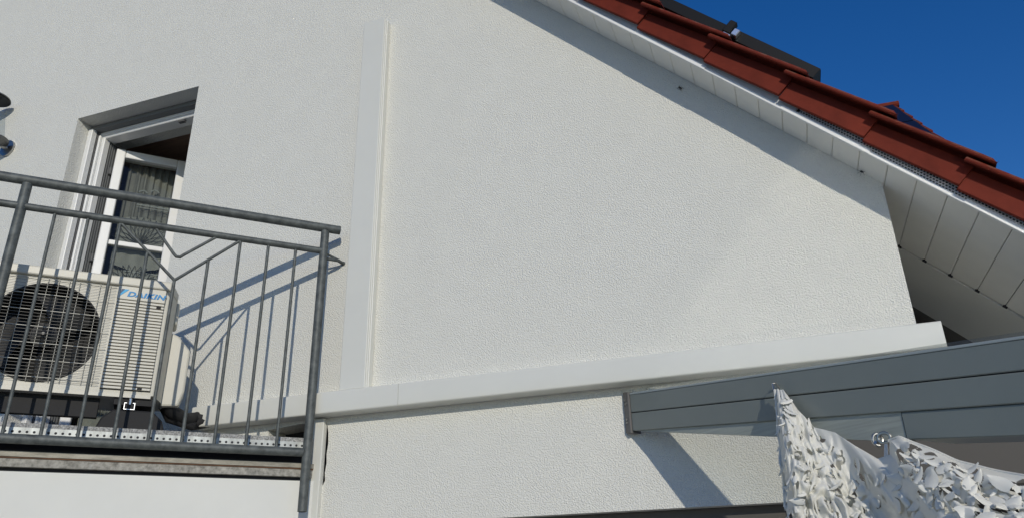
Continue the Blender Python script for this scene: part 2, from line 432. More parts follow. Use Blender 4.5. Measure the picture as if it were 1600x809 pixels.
# ---- verge tiles: flap, cover lip with raised roll
EXP = .3235
def verge_tile():
    b = MB()
    tilt = .055
    def T(s_, y, h):        # tile local: s 0..0.39 with lower end at s=0 (s negative up the slope); rises to the lower end
        return RF(s_, y - .010 * (1 + s_ / .39) , h + .010 * (s_ / .39))
    def TC(s_, y, h): return RF(s_, y - .010 * (1 + s_ / .39), h - .007 + .026 * (s_ / .39))
    # side flap, open above: a dark gap stays under the cover
    b.prism([(-.3225, .027), (0.0, .027), (0.0, .113), (-.3225, .101)], lambda p: T(p[0], -.166, p[1]), lambda p: T(p[0], -.152, p[1]))
    # cover with raised roll, swept along the slope
    sec = [(-.209, .1205), (-.212, .126), (-.2115, .1305), (-.2085, .1315), (-.2085, .134), (-.205, .137), (-.188, .141), (-.165, .146), (-.138, .145), (-.112, .135), (-.02, .130), (.06, .132), (.09, .148), (.12, .148), (.15, .130), (.15, .123), (-.115, .126), (-.14, .137), (-.165, .136), (-.190, .131), (-.203, .1195)]
    n = len(sec); V = []; F = []
    st = [(-.352, 0), (-.20, 0), (.0, 0), (.035, -.001), (.052, -.012)]
    for (s_, dz) in st:
        for (y, h) in sec:
            V.append(TC(s_, y, h + (dz if h > .129 else 0)))
    for i in range(len(st) - 1):
        for k in range(n):
            k2 = (k + 1) % n
            F.append((i * n + k, i * n + k2, (i + 1) * n + k2, (i + 1) * n + k))
    F.append(tuple(range(n))[::-1]); F.append(tuple((len(st) - 1) * n + k for k in range(n)))
    b.add(V, F)
    return b
vt = None
LOW = -.100
for k in range(-9, 5):
    sl_ = LOW + EXP * k
    off = RF(sl_, 0, 0) - RF(0, 0, 0)
    jig = Vector((random.uniform(-.002, .002), random.uniform(-.003, .003), random.uniform(-.0015, .0015)))
    if vt is None:
        vt = verge_tile().build('verge_tile', TILE, house, smooth=True, bevel=.0015); vt.location = off
    else: inst(vt, 'verge_tile', house, off + jig)
# field tiles behind the verge (two more rows of rolls)
ft = None
def field_tile():
    b = MB()
    T = lambda s_, y, h: RF(s_, y, h + .016 * (s_ / .39))
    sec = [(.155, .118), (.155, .130), (.19, .150), (.22, .152), (.25, .134), (.34, .130), (.37, .148), (.40, .148), (.43, .130), (.43, .118)]
    b.prism(sec, lambda p: T(-.40, p[0], p[1]), lambda p: T(.05, p[0], p[1]))
    return b
for col in range(3):
    for k in range(-9, 5):
        off = RF(LOW + EXP * k, 0, 0) - RF(0, 0, 0) + Vector((0, .28 * col, 0))
        if ft is None:
            ft = field_tile().build('field_tile', TILE, house, smooth=True); ft.location = off
        else: inst(ft, 'field_tile', house, off)
MB().box((-7.2, .98, .086), (1.36, 9, .13), RF).build('roof_slope', TILE, house)

# ---- dormer behind (ridge along x, near slope carrying dark panels)
dm = MB()
DY, DZ, DX = 2.5, 4.80, 1.085
sl2 = .905
dm.add([(-1.6, DY, DZ - .1), (DX - .12, DY, DZ - .1), (DX - .12, DY - 1.35, DZ - .1 - 1.35 * sl2), (-1.6, DY - 1.35, DZ - .1 - 1.35 * sl2), (DX - .12, DY + 1.35, DZ - .1 - 1.35 * sl2), (-1.6, DY + 1.35, DZ - .1 - 1.35 * sl2),
        (DX - .12, DY - 1.35, 2.6), (-.2, DY - 1.35, 2.6), (DX - .12, DY + 1.35, 2.6), (-.2, DY + 1.35, 2.6)],
       [(0, 1, 2, 3), (0, 1, 4, 5), (1, 2, 6, 8, 4), (2, 3, 7, 6), (4, 5, 9, 8)])
dormer = dm.build('dormer', SLATE, house)
dt = None
L_ = sqrt(1 + sl2 * sl2)
for i in range(8):
    def DT(x, a, h, side=-1):   # a along slope from ridge, h normal
        return Vector((x, DY + side * (a / L_ - h * sl2 / L_ * -1 * -1), DZ - a * sl2 / L_ + h / L_))
    off = Vector((0, -1, -sl2)) / L_ * (.235 * i)
    if dt is None:
        b = MB()
        nn = Vector((0, -sl2, 1)) / L_; dd = Vector((0, -1, -sl2)) / L_; O = Vector((DX, DY, DZ - .05))
        P = []
        for (x, a, h) in [(-.022, -.02, 0), (.0, -.02, 0), (.0, .25, .014), (-.022, .25, .014), (-.022, -.02, .018), (0, -.02, .018), (0, .25, .032), (-.022, .25, .032)]:
            P.append(O + Vector((x, 0, 0)) + dd * a + nn * h)
        b.add(P, [(0, 1, 2, 3), (4, 5, 6, 7), (0, 1, 5, 4), (1, 2, 6, 5), (2, 3, 7, 6), (3, 0, 4, 7)])
        dt = b.build('dormer_tile', TILE, dormer, bevel=.003)
    else: inst(dt, 'dormer_tile', dormer, off)
MB().tube([(-1.6, DY, DZ - .015), (DX - .2, DY, DZ - .015), (DX + .02, DY, DZ - .02)], .024, 10).build('dormer_ridge', TILE, dormer)
for i in range(2):
    b = MB(); nn = Vector((0, -sl2, 1)) / L_; dd = Vector((0, -1, -sl2)) / L_; O = Vector((DX - .026, DY, DZ - .05))
    P = []
    for h in (.0, .035):
        for (x, a) in [(-1.6, .02 + i * .62), (0, .02 + i * .62), (0, .61 + i * .62), (-1.6, .61 + i * .62)]:
            P.append(O + Vector((x, 0, 0)) + dd * a + nn * h)
    b.add(P, [(3, 2, 1, 0), (4, 5, 6, 7), (0, 1, 5, 4), (1, 2, 6, 5), (2, 3, 7, 6), (3, 0, 4, 7)])
    b.build('dormer_panel', PVCELL, dormer)

# ---- balcony door: shutter guides, frame, two inward opening sashes
dfr = MB()
dfr.box((-3.437, .135, 2.24), (-3.366, .175, 4.216)); dfr.box((-2.679, .135, 2.24), (-2.614, .205, 4.216))
dfr.box((-3.372, .135, 4.150), (-2.679, .205, 4.216))
door = dfr.build('balcony_door', DOORWHITE, house, bevel=.004)
MB().box((-3.436, .078, 2.24), (-3.405, .112, 4.19)).build('shutter_guide', DOORWHITE, door, bevel=.003)
MB().box((-2.646, .078, 2.24), (-2.615, .112, 4.19)).build('shutter_guide', DOORWHITE, door, bevel=.003)
MB().box((-3.4045, .113, 2.24), (-3.399, .134, 4.20)).build('guide_strip', GASKET, door)
MB().box((-3.3985, .118, 2.24), (-3.385, .1345, 4.166)).build('frame_step', DOORWHITE, door, bevel=.003)
MB().box((-3.436, .09, 4.188), (-2.615, .132, 4.214)).build('shutter_slot', DARKHEAD, door)
MB().box((-3.404, .128, 4.168), (-2.646, .1345, 4.186)).build('head_strip', DOORWHITE, door)
MB().box((-3.436, .1755, 2.24), (-3.372, .24, 4.148)).build('gasket', GASKET, door)
for q in range(3): MB().box((-3.3715, .182 + q * .014, 2.24), (-3.366, .188 + q * .014, 4.14)).build('seal_lip', DARKHEAD, door)
for z in (2.6, 3.42, 3.95):
    MB().box((-3.369, .198, z), (-3.349, .214, z + .045)).build('hinge', GASKET, door, bevel=.003)
MB().box((-2.86, .140, 4.138), (-2.82, .16, 4.1505)).build('strike_plate', GASKET, door)
def sash(hx, hy, ang, mirror):
    m_ = -1 if mirror else 1
    ca, sa = cos(ang), sin(ang)
    def S_(u, d, z): return Vector((hx + m_ * (ca * u - sa * d), hy + sa * u + ca * d, z))
    Wd, zt, zb = .375, 4.122, 2.27
    st = .050
    b = MB()
    b.box((0, 0, zb), (st, .06, zt), S_); b.box((Wd - st, 0, zb), (Wd, .06, zt), S_)
    b.box((st, 0.001, zt - st), (Wd - st, .059, zt), S_); b.box((st, .001, zb), (Wd - st, .059, zb + st + .03), S_)
    o = b.build('sash', DOORWHITE, door, bevel=.006, segs=2)
    MB().box((st, .012, 3.535), (Wd - st, .048, 3.563), S_).build('muntin', DOORWHITE, door, bevel=.003)
    MB().box((st - .004, .026, zb + st), (Wd - st + .004, .032, zt - st + .004), S_).build('glass_pane', PANE, door)
    # voile curtain hung behind the pane
    nv = 40; V = []; F = []
    zs = [zt - .03, 3.9, 3.6, 3.3, 3.0, 2.6, 2.33]
    for z in zs:
        for i in range(nv + 1):
            u = st + .004 + (Wd - 2 * st - .008) * i / nv
            V.append(S_(max(u, .072), .10 + .008 * sin(i * 1.05 + .4 * sin(z * 3)) + .005 * sin(i * 2.3), z))
    for r in range(len(zs) - 1):
        for i in range(nv): F.append((r * (nv + 1) + i, r * (nv + 1) + i + 1, (r + 1) * (nv + 1) + i + 1, (r + 1) * (nv + 1) + i))
    c = MB().add(V, F).build('curtain', CURTAIN, door, smooth=True)
    # flower embroidery: fans of thin petal outlines
    fm = MB()
    for (cu, cz, rr) in [(.20, 3.575, .17), (.20, 3.30, .15), (.20, 2.40, .17), (.10, 2.40, .12)]:
        for a in range(-84, 85, 14):
            a1 = radians(a); pts = []
            for side in (-1, 1):
                line = []
                for q in range(7):
                    t = q / 6
                    wv = .017 * sin(pi * t) * side
                    x = cu + rr * t * sin(a1) * .85 + wv * cos(a1); z = cz + rr * t * cos(a1) - wv * sin(a1) + .02 * t * t * abs(sin(a1)) 
                    x = min(max(x, st + .006), Wd - st - .006)
                    line.append(S_(x, .060, z))
                fm.tube(line, .0014, 4, cap=False)
    fm.build('curtain_embroidery', MOTIF, door)['kind'] = 'stuff'
    for (za, zb_) in ((3.45, 3.745), (3.10, 3.42), (2.33, 2.62)):
        V = []; F = []
        for i in range(25):
            u = .075 + (Wd - st - .004 - .075) * i / 24
            for z in (za + .03 * sin(pi * i / 24) * -1, (za + zb_) / 2, zb_ - .02 * (1 - sin(pi * i / 24))): V.append(S_(u, .068 + .004 * sin(i * .9), z))
        for i in range(24):
            for q in range(2): F.append((i * 3 + q, i * 3 + q + 1, i * 3 + q + 4, i * 3 + q + 3))
        MB().add(V, F).build('curtain_panel', VOILE2, door, smooth=True)
    bn = MB()
    for (z0, dz) in [(3.82, .006), (3.805, .003), (3.41, .006), (3.39, .004), (3.37, .003)]:
        bn.box((st + .10, .064, z0), (Wd - st - .004, .066, z0 + dz), S_)
    # scalloped upper hem pieces
    for q, (u0, z0) in enumerate([(.09, 3.87), (.15, 3.90), (.21, 3.915)]):
        pts = [S_(u0 + .045 * t / 6, .063, z0 + .014 * sin(pi * t / 6)) for t in range(7)]
        bn.tube(pts, .005, 5)
    bn.build('curtain_hem', BAND, door)['kind'] = 'stuff'
sash(-3.345, .208, radians(45), False)
sash(-2.706, .208, radians(88), True)
# dim room behind the door
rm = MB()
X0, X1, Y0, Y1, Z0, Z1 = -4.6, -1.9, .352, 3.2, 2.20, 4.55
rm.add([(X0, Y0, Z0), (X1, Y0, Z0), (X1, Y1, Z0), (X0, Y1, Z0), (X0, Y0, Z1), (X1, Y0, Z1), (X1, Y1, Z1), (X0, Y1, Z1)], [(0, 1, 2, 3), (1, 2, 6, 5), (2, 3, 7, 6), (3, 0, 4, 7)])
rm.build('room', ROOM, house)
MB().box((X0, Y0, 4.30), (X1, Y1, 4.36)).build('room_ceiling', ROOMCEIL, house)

# ---- terrace opening below
MB().box((-1.449, .06, 1.70), (.299, .20, 1.979)).build('shutter_box', TAUPE, house)
tb = MB(); tb.box((-1.449, .14, .03), (-1.37, .2, 1.699)); tb.box((.22, .14, .03), (.299, .2, 1.699)); tb.box((-.61, .14, .03), (-.53, .2, 1.699))
td = tb.build('terrace_door', TAUPE, house)
MB().box((-1.37, .165, .03), (.22, .175, 1.699)).build('glass_pane', PANE, td)
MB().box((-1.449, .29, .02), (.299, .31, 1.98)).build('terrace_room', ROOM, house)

# ---- bay under the balcony and the balcony slab
def bal_poly(d, z, lend=-.064):
    # polygon of the balcony at set-back d, z height
    l_end = (-.7196 * d) / .69441 - .0015
    if d < .0605: l_end = -.118
    A = RL(l_end, d, z); B = RL(-2.25, d, z)
    C = Vector((-5.4, B.y, z)); D = Vector((-5.4, -.0015, z)); A2 = Vector((A.x - .001, -.0015, z))
    return [A, B, C, D, A2]
def slab(name, d, z0, z1, m, bevel=0):
    lo = bal_poly(d, z0); hi = bal_poly(d, z1)
    b = MB(); b.add(lo + hi, [(4, 3, 2, 1, 0), (5, 6, 7, 8, 9)] + [(i, (i + 1) % 5, 5 + (i + 1) % 5, 5 + i) for i in range(5)])
    return b.build(name, m, house, bevel=bevel)
slab('bay_wall', .062, 0.0, 2.148, PLASTER)
slab('balcony_joint', .075, 2.1485, 2.1612, BLACKGAP)
slab('balcony_edge', .050, 2.1615, 2.188, DRIP2)
slab('balcony_edge_rust', .047, 2.1882, 2.1935, RUST)
slab('balcony_drip', .044, 2.1937, 2.211, DRIP)
slab('balcony_gap_shade', .085, 2.2112, 2.2415, BLACKGAP)  # black layer stands in for the shadow in the gap
slab('balcony_floor', .060, 2.2417, 2.2905, SEAL)
slab('balcony_mat', .058, 2.2907, 2.307, GRANULE)
# perforated edge sheet in front of the floor
ps = MB(); pit = .0212; l0 = -2.24; l1 = -.122
ncell = int((l1 - l0) / pit)
zA, zB, hz, hr = 2.2405, 2.2908, 2.2765, .0046
for i in range(ncell):
    lc = l0 + (i + .5) * pit
    O = []; I = []
    for q in range(8):
        a = pi / 8 + q * pi / 4
        I.append((lc + hr * cos(a), hz + hr * sin(a)))
    O = [(lc + pit / 2, hz + .005), (lc + .005, zB), (lc - .005, zB), (lc - pit / 2, hz + .005), (lc - pit / 2, hz - .005), (lc - .005, zA), (lc + .005, zA), (lc + pit / 2, hz - .005)]
    V = [RL(p[0], .0535, p[1]) for p in O + I]
    ps.add(V, [(q, (q + 1) % 8, 8 + (q + 1) % 8, 8 + q) for q in range(8)])
    for (cx, cz, a_, b_) in [(lc + pit / 2, zB, 0, 1), (lc - pit / 2, zB, 3, 2), (lc - pit / 2, zA, 4, 5), (lc + pit / 2, zA, 7, 6)]:
        ps.add([RL(cx, .0535, cz), RL(*(O[a_][0], .0535, O[a_][1])), RL(*(O[b_][0], .0535, O[b_][1]))], [(0, 1, 2)])
po = ps.build('perforated_edge', PERF, house); po['kind'] = 'stuff'
MB().box((l0, .0545, 2.2425), (l1, .0565, 2.2895), RL).build('edge_backing', BLACKGAP, house)

# ================================================================== railing
rail = thing('balcony_railing', RL(-1.23, 0, 2.03), 'weathered dark grey tubular balcony railing with diamond lattice', 'railing')
MB().tube([RL(-2.3, 0, 3.177), RL(-.078, 0, 3.177)], .0185, 16).build('handrail', GALV, rail, smooth=True)
MB().tube([RL(-2.3, 0, 3.071), RL(-.150, 0, 3.071)], .0135, 14).build('middle_rail', GALV, rail, smooth=True)
MB().tube([RL(-2.3, 0, 2.2435), RL(-.155, 0, 2.2435)], .0165, 14).build('bottom_rail', GALV, rail, smooth=True)
for l in (-.140, -1.233):
    b = MB(); b.tube([RL(l, 0, 2.031), RL(l, 0, 3.162)], .0175, 16)
    po = b.build('post', GALV, rail, smooth=True)
    MB().lathe([(.0135, 0), (.0135, .02)], RL(l, 0, 2.0295), (0, 0, 1), 14).build('post_bore', BLACKGAP, po)
b = MB(); b.tube([RL(-2.28, 0, 2.031), RL(-2.28, 0, 3.162)], .0175, 16); b.build('post', GALV, rail, smooth=True)
bs = None
BT = {4: 2.864, 5: 2.957, 3: 2.957}
for k in range(0, 19):
    l = -.254 - .1088 * k
    if k == 9: continue
    zt = BT.get(k, 3.063)
    if k in BT:
        MB().tube([RL(l, 0, 2.250), RL(l, 0, zt)], .006, 10).build('baluster', GALV, rail, smooth=True)
    elif bs is None:
        bs = MB().tube([RL(l, 0, 2.250), RL(l, 0, zt)], .006, 10).build('baluster', GALV, rail, smooth=True); l_ref = l
    else: inst(bs, 'baluster', rail, RL(l, 0, 0) - RL(l_ref, 0, 0))
lv = -.254 - .1088 * 4
MB().tube([RL(-.907, 0, 3.064), RL(lv - .006, 0, 2.866), RL(lv, 0, 2.860), RL(lv + .006, 0, 2.866), RL(-.471, 0, 3.064)], .006, 10).build('lattice_bar', GALV, rail, smooth=True)
MB().tube([RL(-.785, 0, 3.064), RL(lv - .018, 0, 2.968), RL(lv - .007, 0, 2.957), RL(lv + .007, 0, 2.957), RL(lv + .018, 0, 2.968), RL(-.562, 0, 3.064)], .006, 10).build('lattice_bar', GALV, rail, smooth=True)
# wall anchor
a0 = RL(-.140, .012, 3.045)
b = MB(); b.tube([a0, Vector((-1.662, -.040, 3.046)), Vector((-1.658, -.001, 3.046))], .007, 10)
b.lathe([(.009, 0), (.009, .004)], Vector((-1.658, -.0055, 3.046)), (0, 1, 0), 14)
b.tube([RL(-.140, .010, 3.07), Vector((-1.662, -.030, 3.05))], .005, 8)
b.build('wall_anchor', GALV, rail, smooth=True)

# ================================================================== air conditioner
def AC(l, d, z): return RL(l, .125 + d, z)
ac = thing('air_conditioner', AC(-1.07, .14, 2.31), 'cream outdoor air conditioning unit behind the balcony railing', 'air conditioner')
L0, L1, ZB, ZT = -1.455, -.672, 2.445, 2.897
VL = -.690
fc, fz, fr_ = -1.097, 2.652, .184
cs = MB()
ring = [(fc + fr_ * cos(2 * pi * k / 48), fz + fr_ * sin(2 * pi * k / 48)) for k in range(48)]
front = [(L0, ZB), (L1 - .030, ZB), (L1 - .030, ZT - .036), (L0, ZT - .036)]
cs.face_with_holes(front, [ring], lambda a, z: AC(a, .012, z))
# rounded right corner, side, back, left, bottom
n = 6; V = []
path = [(L1 - .030, .012)] + [(L1 - .030 + .008 * sin(q * pi / 2 / n), .012 + .008 * (1 - cos(q * pi / 2 / n))) for q in range(1, n + 1)] + [(L1 + .004, .125), (L1 + .004, .28), (L0, .28), (L0, .012)]
for z in (ZB, ZT - .036):
    for (a, d) in path: V.append(AC(a, d, z))
m_ = len(path)
cs.add(V, [(i, i + 1, m_ + i + 1, m_ + i) for i in range(m_ - 1)] + [tuple(range(m_))[::-1]])
case = cs.build('casing', CREAM, ac, smooth=True)
lid = MB(); lid.prism([(L0 - .004, -.004), (L1 - .022, -.004), (L1 + .006, .125), (L1 + .006, .285), (L0 - .004, .285)], lambda p: AC(p[0], p[1], ZT - .0355), lambda p: AC(p[0], p[1], ZT))
lid.build('lid', CREAM, ac, bevel=.006, segs=2)
base = MB(); base.box((L0 + .01, .008, ZB - .012), (L1 - .034, .27, ZB - .0005), AC); base.build('base_pan', CREAM, ac)
sh = MB(); V = []; F = []
for (r, d) in [(fr_, .0125), (fr_ - .004, .04), (fr_ - .01, .15), (.001, .151)]:
    for k in range(48): V.append(AC(fc + r * cos(2 * pi * k / 48), d, fz + r * sin(2 * pi * k / 48)))
for i in range(3):
    for k in range(48): F.append((i * 48 + k, i * 48 + (k + 1) % 48, (i + 1) * 48 + (k + 1) % 48, (i + 1) * 48 + k))
sh.add(V, F).build('fan_shroud', SHROUD, ac)
rim = MB(); rim.tube([AC(fc + (fr_ - .001) * cos(2 * pi * k / 64), .009, fz + (fr_ - .001) * sin(2 * pi * k / 64)) for k in range(64)], .004, 6, closed=True)
rim.build('fan_rim', DARKPLASTIC, ac, smooth=True)
fan = MB()
axd = (AC(0, -1, 0) - AC(0, 0, 0)).normalized()
fan.lathe([(.001, .03), (.012, .03), (.02, .024), (.045, .018), (.048, .0), (.048, -.03)], AC(fc, .075, fz), axd, 24)
fan_o = fan.build('fan', DARKPLASTIC, ac, smooth=True)
MB().lathe([(.003, 0), (.009, .0), (.009, .012), (.005, .014)], AC(fc, .044, fz), axd, 8).build('hub_nut', HUBNUT, fan_o)
for kb in range(3):
    bl = MB(); V = []; F = []
    a0_ = kb * 2 * pi / 3 + .9
    for i in range(8):
        t = i / 7
        for j in range(6):
            q = j / 5
            r = .044 + t * .128; a = a0_ + (q - .5) * (1.15 + .35 * t) + .35 * t
            d = .062 + .05 * (q - .5) * -1.0 + .02
            V.append(AC(fc + r * cos(a), d, fz + r * sin(a)))
    for i in range(7):
        for j in range(5): F.append((i * 6 + j, i * 6 + j + 1, (i + 1) * 6 + j + 1, (i + 1) * 6 + j))
    bl.add(V, F).build('blade', DARKPLASTIC, fan_o, smooth=True)
# guard wires
gl0, gl1 = -1.44, -.886
gz0, gpit = 2.470, .01235
src = None
for i in range(32):
    z = gz0 + gpit * i
    thick = .0015 if i % 5 == 1 else .0008
    if src is None or True:
        pass
    o_ = MB().tube([AC(gl0, .003, z), AC(gl1, .003, z)], thick, 6)
    key = 'a' if i % 5 == 1 else 'b'
    if src is None: src = {}
    if key not in src:
        src[key] = (o_.build('guard_wire', CREAM_D if key == 'a' else WIRE_D, ac), z)
    else: inst(src[key][0], 'guard_wire', ac, (0, 0, z - src[key][1]))
src = None
for i in range(17):
    l = -1.425 + i * .0345
    if l > gl1: break
    if src is None: src = (MB().tube([AC(l, .0062, gz0 - .004), AC(l, .0062, gz0 + gpit * 31 + .004)], .0011, 5).build('guard_bar', CREAM_D, ac), l)
    else: inst(src[0], 'guard_bar', ac, AC(l, 0, 0) - AC(src[1], 0, 0))
# louvre slats to the right of the fan
src = None
for i in range(28):
    z = 2.462 + gpit * i
    if src is None: src = (MB().prism([(0, .0), (.0075, .0), (.0092, .011), (-.001, .011)], lambda p: AC(-.878, p[1], z + p[0]), lambda p: AC(-.712, p[1] + .0015, z + p[0])).build('louvre_slat', CREAM, ac), z)
    else: inst(src[0], 'louvre_slat', ac, (0, 0, z - src[1]))
MB().box((-.879, .0108, 2.458), (-.711, .0118, 2.806), AC).build('louvre_groove_shade', RUBBER_GROOVE, ac)  # black sheet puts the shade of the slat grooves into colour
MB().box((-.880, -.001, 2.806), (-.711, .0115, 2.860), AC).build('badge_plate', CREAM, ac, bevel=.002)
MB().box((-.738, -.0012, 2.782), (-.722, .0, 2.793), AC).build('square_slot', RUBBER_GROOVE, ac)
MB().box((-.756, -.0012, 2.462), (-.740, .0, 2.470), AC).build('square_slot', RUBBER_GROOVE, ac)
# badge
tri = MB(); y_ = -.0022
tri.add([AC(-.868, y_, 2.846), AC(-.842, y_, 2.846), AC(-.870, y_, 2.818)], [(0, 1, 2)]); tri.build('badge_emblem', LBLUE, ac)
tri = MB(); y_ = -.0030
tri.add([AC(-.868, y_, 2.846), AC(-.857, y_, 2.846), AC(-.8695, y_, 2.829)], [(0, 1, 2)]); tri.build('badge_emblem_corner', NAVY, ac)
fcu = bpy.data.curves.new('badge_lettering', 'FONT'); fcu.body = 'DAIKIN'; fcu.size = .0285; fcu.shear = .22; fcu.offset = .0011; fcu.extrude = .0005; fcu.space_character = 1.06
fo = bpy.data.objects.new('tmp_text', fcu); COL.objects.link(fo)
dg = bpy.context.evaluated_depsgraph_get(); dg.update()
tm = bpy.data.meshes.new_from_object(fo.evaluated_get(dg)); bpy.data.objects.remove(fo)
wid = max(v.co.x for v in tm.vertices); k_ = .138 / wid
tv = [AC(-.847 + v.co.x * k_, -.0022 - v.co.z, 2.8195 + v.co.y * .95) for v in tm.vertices]
MB().add(tv, [tuple(p.vertices) for p in tm.polygons]).build('badge_lettering', BLUE, ac)
# side handle and valve cover
hp = MB(); hp.box((VL + .018, .145, 2.77), (VL + .036, .25, 2.866), AC); hp.build('side_handle', CREAM, ac, bevel=.010, segs=3)
vcv = MB(); vcv.prism([(VL + .018, 2.735), (VL + .05, 2.722), (VL + .10, 2.665), (VL + .10, 2.50), (VL + .085, 2.44), (VL + .018, 2.435)], lambda p: AC(p[0], .135, p[1]), lambda p: AC(p[0], .25, p[1]))
vcv.build('valve_cover', CREAM, ac, bevel=.008, segs=2)
# rubber floor supports with an aluminium channel
for lc in (-.755, -1.36):
    b = MB(); b.prism([(lc - .115, 2.309), (lc + .115, 2.309), (lc + .10, 2.35), (lc + .065, 2.382), (lc - .065, 2.382), (lc - .10, 2.35)], lambda p: AC(p[0], -.02, p[1]), lambda p: AC(p[0], .30, p[1]))
    f = b.build('rubber_foot', RUBBER_GROOVE, ac, bevel=.006)
    b = MB()
    t = .0022; zc = 2.3825
    for (a, c) in [((-.018, 0), (-.018 + t, .025)), ((.018 - t, 0), (.018, .025)), ((-.018 + t, 0), (.018 - t, t)), ((-.018 + t, .025 - t), (-.010, .025)), ((.010, .025 - t), (.018 - t, .025))]:
        b.box((lc - .015 + a[0], -.024, zc + a[1]), (lc - .015 + c[0], .30, zc + c[1]), AC)
    b.build('channel_end', ALU, f)
    MB().box((lc - .028, -.021, zc + .0035), (lc - .002, .295, zc + .02), AC).build('channel_core', RUBBER_GROOVE, f)
    MB().lathe([(.005, 0), (.005, .03)], AC(lc - .015, -.014, zc + .012), (0, 0, 1), 6).build('foot_bolt', ALU, f)
    MB().box((lc - .07, .02, 2.408), (lc + .06, .27, 2.4325), AC).build('foot_plate', RUBBER_GROOVE, f)
MB().box((L0 + .02, .05, 2.362), (-.875, .085, 2.4325), AC).build('base_rail', RUBBER_GROOVE, ac)
# insulated pipes to the duct
pp = thing('insulated_pipe', (-2.28, -.05, 2.43), 'black foam insulated pipes entering the open duct end', 'pipe')
b = MB(); b.tube([AC(-.66, .17, 2.47), AC(-.625, .19, 2.43), Vector((-2.262, -.13, 2.412)), Vector((-2.268, -.075, 2.425)), Vector((-2.25, -.043, 2.43)), Vector((-2.15, -.038, 2.432))], .026, 12); b.build('pipe_foam', RUBBER_GROOVE, pp, smooth=True)
b = MB(); b.tube([AC(-.66, .20, 2.45), AC(-.63, .215, 2.405), Vector((-2.25, -.10, 2.388)), Vector((-2.26, -.06, 2.41)), Vector((-2.15, -.042, 2.412))], .016, 10); b.build('pipe_foam', RUBBER_GROOVE, pp, smooth=True)

# ================================================================== ducts
hd = thing('pipe_duct', (-1.0, 0, 2.386), 'long horizontal white plastic pipe duct across the wall', 'duct')
b = MB()
x0, x1, z0, z1, dep, t = -2.285, .506, 2.3905, 2.476, .074, .003
# C-shaped cover open at the left end
def rr(zc, yc, a0, a1, r=.007, n=4): return [(yc + r * cos(a0 + (a1 - a0) * i / n), zc + r * sin(a0 + (a1 - a0) * i / n)) for i in range(n + 1)]
outl = [(-.0015, z0)] + rr(z0 + .007, -dep + .007, -pi / 2, -pi) + rr(z1 - .007, -dep + .007, pi, pi / 2) + [(-.0015, z1)]
inl = [(-.0015, z1 - t), (-dep + t, z1 - t), (-dep + t, z0 + t), (-.0015, z0 + t)]
sec = outl + inl
b.prism(sec, lambda p: (x0, p[0], p[1]), lambda p: (-1.336, p[0], p[1]))
b.prism(sec, lambda p: (-1.3345, p[0], p[1]), lambda p: (x1, p[0], p[1]))
b.build('duct_cover', PVC, hd, smooth=True)
MB().box((x1 - .004, -dep + .0035, z0 + .0035), (x1 - .0005, -.003, z1 - .0035)).build('duct_end_cap', PVC, hd)
vd = thing('pipe_duct', (-1.55, 0, 2.477), 'upright white plastic pipe duct rising from the horizontal one', 'duct')
b = MB(); b.box((-1.604, -.030, 2.4775), (-1.489, -.0012, 4.278)); b.build('duct_base', PVC, vd, bevel=.0015)
b = MB(); b.box((-1.601, -.060, 2.478), (-1.489, -.0308, 4.276)); b.build('duct_lid', PVC, vd, bevel=.003, segs=2)
b = MB(); b.box((-1.4888, -.050, 2.479), (-1.4872, -.0475, 4.275)); b.build('duct_lip', PVC_TRIM, vd)
b = MB(); b.box((-1.4888, -.036, 2.479), (-1.4868, -.0325, 4.275)); b.build('duct_lip', PVC_TRIM, vd)

# ================================================================== wall lamp
lp = thing('wall_lamp', (-3.95, 0, 4.1), 'stainless steel outdoor wall lamp with round hood at left edge', 'lamp')
hc = Vector((-4.018, -.10, 4.43)); lc_ = Vector((-3.935, -.095, 4.118))
MB().lathe([(.085, 0), (.083, .008), (.045, .028), (.012, .036)], hc, (0, 0, 1), 32).build('lamp_hood', LAMPSTEEL, lp, smooth=True)
MB().lathe([(.079, -.001), (.079, -.004)], hc, (0, 0, 1), 32).build('hood_underside', DARKPLASTIC, lp)
MB().lathe([(.03, 0), (.075, .012), (.078, .026), (.070, .026), (.062, .018), (.02, .014)], lc_, (0, 0, 1), 32).build('lamp_tray', LAMPSTEEL, lp, smooth=True)
b = MB(); b.lathe([(.026, 0), (.026, (hc - lc_).length - .03)], lc_ + Vector((0, 0, .018)), hc - lc_, 24); b.build('lamp_glass', glass_mat('lamp_glass', (.8, .82, .82), .05), lp, smooth=True)
for a in (2.6, 4.2):
    v = Vector((cos(a) * .062, sin(a) * .062, 0))
    MB().tube([lc_ + v + Vector((0, 0, .02)), hc + v], .004, 8).build('lamp_rod', STEEL, lp)
b = MB(); b.tube([lc_ + Vector((-.02, 0, .01)), Vector((-3.93, -.004, 4.13))], .012, 10); b.lathe([(.05, 0), (.05, .012)], (-3.93, -.013, 4.13), (0, 1, 0), 24)
b.build('lamp_arm', STEEL, lp, smooth=True)

